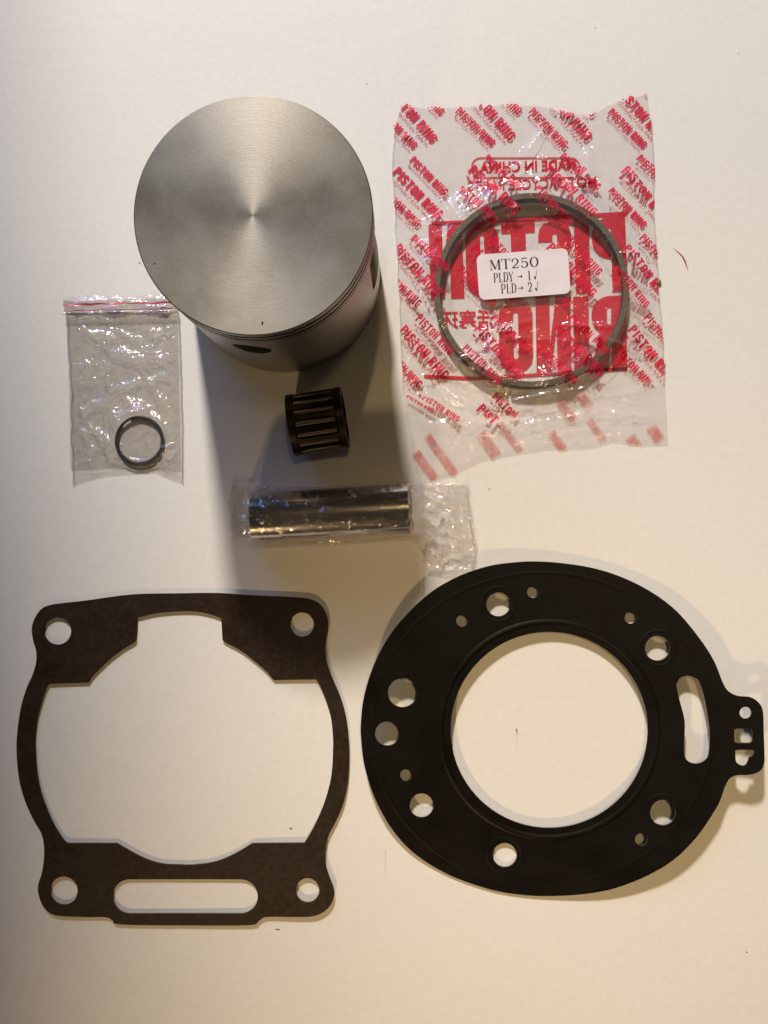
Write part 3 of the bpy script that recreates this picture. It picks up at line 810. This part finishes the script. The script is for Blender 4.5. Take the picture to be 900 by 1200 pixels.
# back lettering, read through the film and so mirrored
bk = Print()
p = P(505, 351, 0.3); bk.text('PISTON', p.x, p.y, 71.5, 27.5, 2, (.44, .195, .035), 1, True)
p = P(585, 438, 0.3); bk.text('RING', p.x, p.y, 46.5, 27.5, 1, (.44, .195, .035), 1, True)
p = P(517, 388, 0.3); bk.text('活塞环', p.x, p.y, 19.5, 7.6, 1, 0.014, 1.0, True)
p = P(562, 203, 0.3); bk.text('MADE IN CHINA', p.x, p.y, 35.0, 4.0, 1.5, 0.035, 1.05, True)
p = P(548, 224, 0.3); bk.text('MOTORCYCLE PARTS', p.x, p.y, 47.0, 3.8, 1.5, 0.015, 1.0, True)
bx = [tuple(P(x, y, .3)[:2]) for x, y in rrect(553, 185, 679, 208, 10)]
bk.ribbon(bx + [bx[0]], 0.45)
bk.ribbon([tuple(P(x, y, .3)[:2]) for x, y in ((506, 262), (620, 257), (735, 250))], 1.5)
bk.ribbon([tuple(P(x, y, .3)[:2]) for x, y in ((497, 441), (560, 444), (735, 432))], 1.3)
o = bk.lay('back_lettering', lambda x, y: 0.26, M_INK_BACK, bag)
o['label'] = 'large crimson mirrored lettering on the back film'
# pale diagonal print showing through the lower flap
pl = Print()
for (x, y, ln, wd) in ((500, 510, 19, 3.2), (487, 530, 14, 3.4), (563, 508, 10, 4.0), (585, 495, 13, 2.6), (655, 470, 9, 3.0), (690, 492, 9, 2.6), (645, 506, 8, 3.2), (680, 462, 6, 3.4), (738, 512, 5, 4), (762, 500, 6, 4)):
    a = P(x, y, .5); an = radians(-54)
    pl.ribbon([(a.x + cos(an) * ln * t, a.y + sin(an) * ln * t) for t in (0, .25, .5, .75, 1)], wd)
infl = in_poly(fold_e + right_l + bot_e[::-1] + left_l[::-1])
pl.lay('pale_stripe', lambda x, y: z_flap(x, y, .5, .5) - 0.05, M_INK_PALE, bag, infl, 1.0)
fl = Print()
a = P(494, 468, 1.5); fl.text('PISTON RING', a.x, a.y, 15.5, 2.3, -33, (.52, .22, .10))
a = P(476, 466, 1.5); fl.text('PISTON RING', a.x, a.y, 11.5, 1.2, -31, (.52, .22, .10))
a = P(558, 478, 1.5); fl.text('PIST', a.x, a.y, 8.5, 3.7, -48, (.52, .22, .10))
a = P(580, 472, 1.5); fl.text('PISTON', a.x, a.y, 9.0, 2.9, -40, (.52, .22, .10))
fl.lay('printed_lettering', lambda x, y: z_flap(x, y, .5, .1) + 0.3, M_INK, bag, infl, 1.2)

# ---- sticker on the bag
ZL = 2.25
A_, B_, C_, D_ = [P(x, y, ZL) for x, y in ((557.5, 298.5), (665, 291), (669, 343.5), (562.5, 352))]
ex = ((B_ - A_) + (C_ - D_)) / 2; ey = ((D_ - A_) + (C_ - B_)) / 2
LWd, LHt = ex.length, ey.length; lo_ = (A_ + B_ + C_ + D_) / 4
exn = ex.normalized(); eyn = Vector((-exn.y, exn.x, 0))
def lab_pt(u, v, z): # u,v mm from the label's lower left
    q = lo_ + exn * (u - LWd / 2) + eyn * (v - LHt / 2)
    return (q.x, q.y, z + 0.25 * noise.noise(Vector((u * .12, v * .12, 3))))
b = curve_mesh([rrect(0, 0, LWd, LHt, 2.2)], 0.05)
grid_cut(b, 2.5, 0.5, LWd, 0.5, LHt)
V, F = bm_out(b)
V = [lab_pt(x, y, ZL + z) for x, y, z in V]
lab = mk('sticker', V, F, M_STICK, bag)
lab['label'] = 'white rounded paper sticker with black lettering'
smooth_by_angle(lab, 40)
class Glyphs:
    """serif lettering drawn with thick upright and thin level strokes"""
    def __init__(s): s.V = []; s.F = []
    def line(s, pts, tk, tn):
        ws = []
        for i in range(len(pts)):
            a = pts[max(0, i - 1)]; b = pts[min(len(pts) - 1, i + 1)]
            d = Vector((b[0] - a[0], b[1] - a[1]))
            k = abs(d.y) / max(1e-9, d.length); ws.append(tn + (tk - tn) * k ** 2)
        V, F = stroke(pts, ws); n = len(s.V); s.V += [(v[0], v[1]) for v in V]; s.F += [tuple(i + n for i in f) for f in F]
    def glyph(s, ch, x, y, w_, h_, tk, tn):
        X = lambda u: x + u * w_
        Y = lambda v: y + v * h_
        ln = lambda *p, k=tk, n=tn: s.line([(X(a), Y(b)) for a, b in p], k, n)
        ser = lambda u, v, e=0.16: s.line([(X(u - e), Y(v)), (X(u + e), Y(v))], tn, tn)
        arc = lambda cx, cy, rx, ry, a0, a1, n=16: [(cx + rx * cos(radians(a0 + (a1 - a0) * i / n)), cy + ry * sin(radians(a0 + (a1 - a0) * i / n))) for i in range(n + 1)]
        if ch == 'M':
            ln((.12, 0), (.12, 1), k=tn); ln((.15, 1), (.5, .05)); ln((.5, .05), (.83, 1), k=tn); ln((.86, 0), (.86, 1))
            ser(.12, 0); ser(.86, 0); ser(.1, 1, .1); ser(.88, 1, .1)
        elif ch == 'T':
            ln((.5, 0), (.5, 1)); ln((.03, 1), (.97, 1)); ln((.03, 1), (.03, .74), k=tn); ln((.97, 1), (.97, .74), k=tn); ser(.5, 0, .2)
        elif ch == '2':
            s.line([(X(a), Y(b)) for a, b in arc(.47, .7, .36, .3, 165, -25) + [(.62, .42), (.35, .2), (.1, .04)]], tk, tn)
            ln((.08, .04), (.85, .04), n=tn * 1.6); ln((.85, .02), (.88, .24), k=tn); s.line([(X(.13), Y(.72)), (X(.2), Y(.68))], tk, tk)
        elif ch == '5':
            ln((.2, .97), (.82, .97), n=tn * 1.8); ln((.2, .98), (.16, .5), k=tn)
            s.line([(X(a), Y(b)) for a, b in arc(.46, .32, .38, .32, 140, -160, 22)], tk, tn)
        elif ch == '0':
            s.line([(X(a), Y(b)) for a, b in arc(.5, .5, .39, .5, 0, 360, 28)], tk, tn)
        elif ch == '1':
            ln((.5, 0), (.5, 1)); ln((.3, .85), (.5, .98), k=tn); ser(.5, 0, .25)
        elif ch == 'P':
            ln((.2, 0), (.2, 1)); s.line([(X(a), Y(b)) for a, b in [(.2, 1)] + arc(.5, .74, .36, .26, 90, -90) + [(.2, .48)]], tk, tn); ser(.2, 0); ser(.12, 1, .1)
        elif ch == 'L':
            ln((.25, 0), (.25, 1)); ln((.1, 0), (.9, 0)); ln((.9, 0), (.92, .26), k=tn); ser(.25, 1)
        elif ch == 'D':
            ln((.2, 0), (.2, 1)); s.line([(X(a), Y(b)) for a, b in [(.2, 1)] + arc(.42, .5, .44, .5, 90, -90, 20) + [(.2, 0)]], tk, tn); ser(.13, 0, .1); ser(.13, 1, .1)
        elif ch == 'Y':
            ln((.5, 0), (.5, .48)); ln((.5, .45), (.14, 1)); ln((.5, .45), (.86, 1), k=tn); ser(.5, 0, .2); ser(.14, 1, .14); ser(.86, 1, .12)
        elif ch == '>':
            ln((0, .45), (.8, .45), n=tn * 1.5); s.V += [(X(.7), Y(.66)), (X(.7), Y(.24)), (X(1.08), Y(.45))]; s.F.append((len(s.V) - 3, len(s.V) - 2, len(s.V) - 1))
        elif ch == '/':
            ln((.1, .36), (.38, .06), k=tk * 1.2, n=tk); ln((.36, .02), (.82, 1.02), k=tn, n=tn)
G = Glyphs()
u0 = lambda px: (px - 57) / 765 * LWd                     # measured on the sticker close-up
def row(items, y, h_, tk, tn):
    for ch, x, w_ in items: G.glyph(ch, x, y, w_, h_, tk, tn)
row([('M', 4.6, 3.9), ('T', 8.8, 3.3), ('2', 12.4, 2.9), ('5', 15.8, 2.8), ('0', 19.0, 3.3)], 10.6, 3.5, 0.62, 0.2)
row([('P', 5.7, 1.6), ('L', 7.5, 1.6), ('D', 9.2, 1.8), ('Y', 11.0, 1.9), ('>', 14.3, 1.7), ('1', 17.7, 1.7), ('/', 20.2, 1.5)], 5.9, 3.4, 0.42, 0.17)
row([('P', 8.1, 1.7), ('L', 10.0, 1.7), ('D', 11.8, 1.9), ('>', 14.3, 1.7), ('2', 17.8, 1.5), ('/', 20.3, 1.5)], 1.7, 3.4, 0.42, 0.17)
V = [lab_pt(x, y, ZL + 0.075) for x, y in G.V]
mk('sticker_lettering', V, G.F, M_BLACK, lab)

# ---------------------------------------------------------------- zip bag with circlips
zt = w2([(74, 349), (110, 347), (150, 348), (208, 344)]); zb = w2([(86, 568), (105, 562), (125, 557), (163, 553), (183, 553), (200, 562), (214, 566)])
zl = w2([(74, 349), (79, 380), (82, 430), (84, 490), (86, 568)]); zr = w2([(208, 344), (210, 380), (212, 430), (214, 500), (214, 566)])
cc = P(163.5, 516, 1.2)
zbag = empty('zip_bag', *P(146, 455)[:2], 'small clear zip bag with a red zip line, partly under the piston, holding circlips', 'bag')
zq = coons(zt, zb, zl, zr)
yz0, yz1 = P(0, 366).y, P(0, 383).y
ZCR = []
for x0, y0, x1, y1, h_, w_ in ((140, 488, 175, 478, 1.3, 1.2), (130, 500, 165, 476, 1.0, 1.3), (188, 528, 214, 518, 1.2, 1.2), (192, 530, 196, 552, 1.3, 1.2), (90, 552, 135, 550, .9, .9), (125, 512, 138, 530, 1.0, 1.0),
                                   (95, 380, 115, 400, .9, 1.0), (170, 390, 205, 385, .8, .9), (90, 470, 120, 520, .8, 1.1), (120, 470, 128, 555, .7, .8), (165, 420, 180, 440, .7, .8), (150, 420, 140, 450, .7, .9)):
    a, b = P(x0, y0, 1), P(x1, y1, 1); ZCR.append((a.x, a.y, b.x, b.y, h_, w_))
ZTOP = []
for x0, y0, x1, y1, h_, w_ in ((74, 361, 100, 362, .8, 1.7), (88, 355, 128, 353, .9, 1.8), (112, 363, 150, 360, .7, 1.5), (140, 354, 168, 356, .9, 1.8), (160, 362, 205, 360, .8, 1.7), (180, 352, 206, 351, .8, 1.6), (138, 350, 146, 362, .8, 1.0), (152, 350, 148, 364, .8, 1.0)):
    a, b = P(x0, y0, 1), P(x1, y1, 1); ZTOP.append((a.x, a.y, b.x, b.y, h_, w_))
def z_zip(x, y, u, v):
    d = hypot(x - cc.x, y - cc.y)
    base = 0.8 + (1.1 if d < 10 else 1.1 * max(0, 1 - (d - 10) / 7)) * (1 if d > 7.5 else .85)
    wr = (ridged(x, y, 0.12, 2.2, 2) - 0.55) * 1.3 + (ridged(x, y, 0.5, 6.1, 2) - 0.55) * 0.42
    if y > yz1: wr *= max(0.35, 1 - (y - yz1) / 3)
    z = base + wr * (0.5 if d < 10 else 1) + sum(tent(x, y, s) for s in ZCR) * .8
    if y > yz0 + 1: z = 1.4 + 0.7 * (ridged(x, y, 0.2, 4.4, 3) - .4) + sum(tent(x, y, s) for s in ZTOP)
    lo = 1.8 if 7 < d < 9.9 else 0.4
    return max(lo, 0.35 + (z - 0.35) * max(0.15, min(1, 10 * min(u, 1 - u, 1 - v))))
sheet('front_film', zq, 110, 160, z_zip, M_FILM_ZIP, zbag, 0.2)
sheet('back_film', coons(w2([(76, 352), (207, 348)]), w2([(82, 552), (125, 549), (163, 549), (212, 553)]), w2([(76, 352), (80, 450), (82, 552)]), w2([(207, 348), (212, 553)])), 30, 40, lambda x, y, u, v: 0.16 + 0.06 * noise.noise(Vector((x * .3, y * .3, 2))), M_FILM_ZIP, zbag, 0)
zz = lambda x, y: z_zip(x, y, .5, .5)
for yy, ww, nm in ((357.5, 0.75, 'zip_line'), (364, 0.35, 'zip_line')):
    pts = [tuple(P(74 + i * 4.0, yy - 0.022 * i * 4 + .5 * sin(i), 1.5)[:2]) for i in range(34)]
    V, F = stroke(pts, [ww * (0.7 + .5 * noise.noise(Vector((i * .4, yy, 0)))) for i in range(34)])
    mk(nm, [(v[0], v[1], zz(v[0], v[1]) + 0.08) for v in V], F, M_ZIPRED, zbag, True)
pts = [P(73 + i * 3.4, 367.5 - 0.07 * i, 2.0) for i in range(41)]           # the raised zip rail
V, F = [], []
for i, p in enumerate(pts):
    for k in range(9):
        a = pi * k / 8; V.append((p.x, p.y + 0.9 * cos(a), 1.2 + 1.5 * sin(a)))
    if i:
        for k in range(8): F.append(((i - 1) * 9 + k, i * 9 + k, i * 9 + k + 1, (i - 1) * 9 + k + 1))
mk('zip_rail', V, F, M_FILM_ZIP, zbag, True)
def circlip(cx, cy, z, gap_deg, gap_w, label, r=8.5, wr=0.52):
    V, F = [], []; n = 90; K = 12
    for s in range(n + 1):
        a = radians(gap_deg) + radians(gap_w) / 2 + (2 * pi - radians(gap_w)) * s / n
        for k in range(K):
            t = 2 * pi * k / K
            V.append((cx + (r + wr * cos(t)) * cos(a), cy + (r + wr * cos(t)) * sin(a), z + wr * sin(t)))
    for s in range(n):
        for k in range(K): F.append((s * K + k, (s + 1) * K + k, (s + 1) * K + (k + 1) % K, s * K + (k + 1) % K))
    F += [tuple(range(K)), tuple(n * K + k for k in range(K - 1, -1, -1))]
    o = mk('circlip', V, F, M_WIRE, None, loc=(cx, cy, 0)); smooth_by_angle(o, 50)
    return tag(o, label, 'circlip', 'wire circlips in the zip bag')
circlip(cc.x - 0.35, cc.y - 0.3, 0.55, 125, 26, 'lower of two stacked black wire circlips inside the small zip bag')
circlip(cc.x, cc.y + 0.1, 1.2, -22, 12, 'upper black wire circlip inside the small zip bag, its gap at lower right')

def seam(name, line, zf, mat, parent, rad=0.28, n=70):
    f = side(line); V, F = [], []
    for i in range(n + 1):
        p = f(i / n); q = f(min(1, i / n + .01)) - f(max(0, i / n - .01)); nn = Vector((-q.y, q.x)).normalized()
        wob = .55 * noise.noise(Vector((i * .23, line[0][0], 1))) + .2 * noise.noise(Vector((i * .8, 3, line[0][0]))); z0 = zf(p.x, p.y)
        for k in range(7):
            a = pi * k / 6; V.append((p.x + nn.x * (rad * cos(a) + wob), p.y + nn.y * (rad * cos(a) + wob), z0 + rad * 1.4 * sin(a)))
        if i:
            for k in range(6): F.append(((i - 1) * 7 + k, i * 7 + k, i * 7 + k + 1, (i - 1) * 7 + k + 1))
    return mk(name, V, F, mat, parent, True)
M_SEAM = mat_film('welded_seam_film', 0.14, (0.6, 0.58, 0.57), 0.06, 0.12, 300, 0.9, 0.001, tint=(0.88, 0.87, 0.87), edge=0.7)
for ln in (zl, zr): seam('side_seam', ln, lambda x, y: 0.45, M_SEAM, zbag)
for ln in (left_e[1:], right_e[1:]): seam('side_seam', ln, lambda x, y: 0.4, M_FILM_ZIP, bag, 0.2)

# ---------------------------------------------------------------- plastic sleeve round the pin
slv = empty('plastic_sleeve', WC.x, WC.y, 'clear crumpled plastic sleeve wrapped round the steel pin, its loose end to the right', 'sleeve')
st_ = w2([(272, 567), (300, 566), (380, 570), (430, 565), (480, 564), (515, 562), (545, 562)], 3); sb = w2([(272, 632), (300, 640), (360, 643), (430, 636), (478, 628), (492, 645), (500, 668), (525, 672), (555, 668)], 3)
sl = w2([(272, 567), (268, 590), (271, 632)], 3); sr_pts = sr = w2([(545, 562), (549, 580), (553, 615), (557, 635), (555, 668)], 3)
sq = coons(st_, sb, sl, sr)
SCR = []
for x0, y0, x1, y1, h_, w_ in ((485, 575, 540, 600, 3.0, 2.2), (490, 600, 530, 635, 3.2, 2.2), (500, 590, 545, 625, 2.4, 1.8), (490, 628, 545, 645, 3.0, 2.4), (520, 605, 550, 660, 2.4, 2.2), (545, 565, 553, 640, 2.6, 1.6), (485, 610, 500, 640, 2.6, 2.0), (275, 570, 290, 600, 2.2, 1.8), (272, 600, 292, 625, 2.4, 1.8), (270, 580, 288, 577, 1.6, 2.2), (270, 595, 290, 590, 1.4, 2.0), (271, 612, 290, 608, 1.4, 2.2), (280, 628, 295, 600, 1.6, 1.4), (520, 660, 550, 650, 2.0, 1.8)):
    a, b = P(x0, y0, 3), P(x1, y1, 3); SCR.append((a.x, a.y, b.x, b.y, h_, w_))
def z_slv(x, y, u, v):
    q = Vector((x - WC.x, y - WC.y, 0)); s = q.dot(AXW); t = q.dot(SDW)
    R = RW + 0.55
    arch = WC.z + sqrt(max(0, R * R - t * t)) if abs(t) < R else 0
    if abs(t) < R: arch = max(arch, 0.6)
    e = abs(s) - hw
    k = 1 if e < 0.3 else max(0, 1 - (e - .3) / (5.5 if s > 0 else 3.0))
    k = k * k * (3 - 2 * k)
    flat = 2.6 + 3.8 * (ridged(x, y, 0.09, 7.7, 2) - 0.45) + 0.5 * (ridged(x, y, 0.36, 1.1, 2) - .5) + .9 * sum(tent(x, y, g) for g in SCR)
    flat = 0.5 + (flat - 0.5) * max(.3, min(1, 7 * min(u, 1 - u, v, 1 - v)))
    z = flat + max(0, arch - flat) * k if arch > 0 else flat * (1 if e > -2 else .5)
    if k > .9: z += max(0, (ridged(x, y, 0.13, 9.3, 3) - .58)) * 1.6 + .35 * ridged(x, y, .5, 3, 2)
    return max(0.35, z)
fo = sheet('film', sq, 190, 90, z_slv, M_FILM_SLV, slv, 0.2)
fo.data.materials.append(M_FILM_SLV2)
for p_ in fo.data.polygons:
    q = p_.center / MM
    if abs(q.x * AXW.x + q.y * AXW.y) > hw + 0.6 + 0.5 * noise.noise(q * .5): p_.material_index = 1
seam('torn_edge', w2([(272, 567), (268, 590), (271, 632)], 3), lambda x, y: 1.2, M_FILM_SLV2, slv, 0.7, 40)
seam('torn_edge', sr_pts, lambda x, y: 1.0, M_FILM_SLV2, slv, 0.6, 60)
sheet('under_film', coons(w2([(272, 570), (545, 566)], .3), w2([(274, 630), (480, 626), (505, 664), (552, 662)], .3), w2([(272, 570), (274, 630)], .3), w2([(545, 566), (555, 630), (552, 662)], .3)), 60, 30, lambda x, y, u, v: 0.12, M_FILM_SLV, slv, 0)
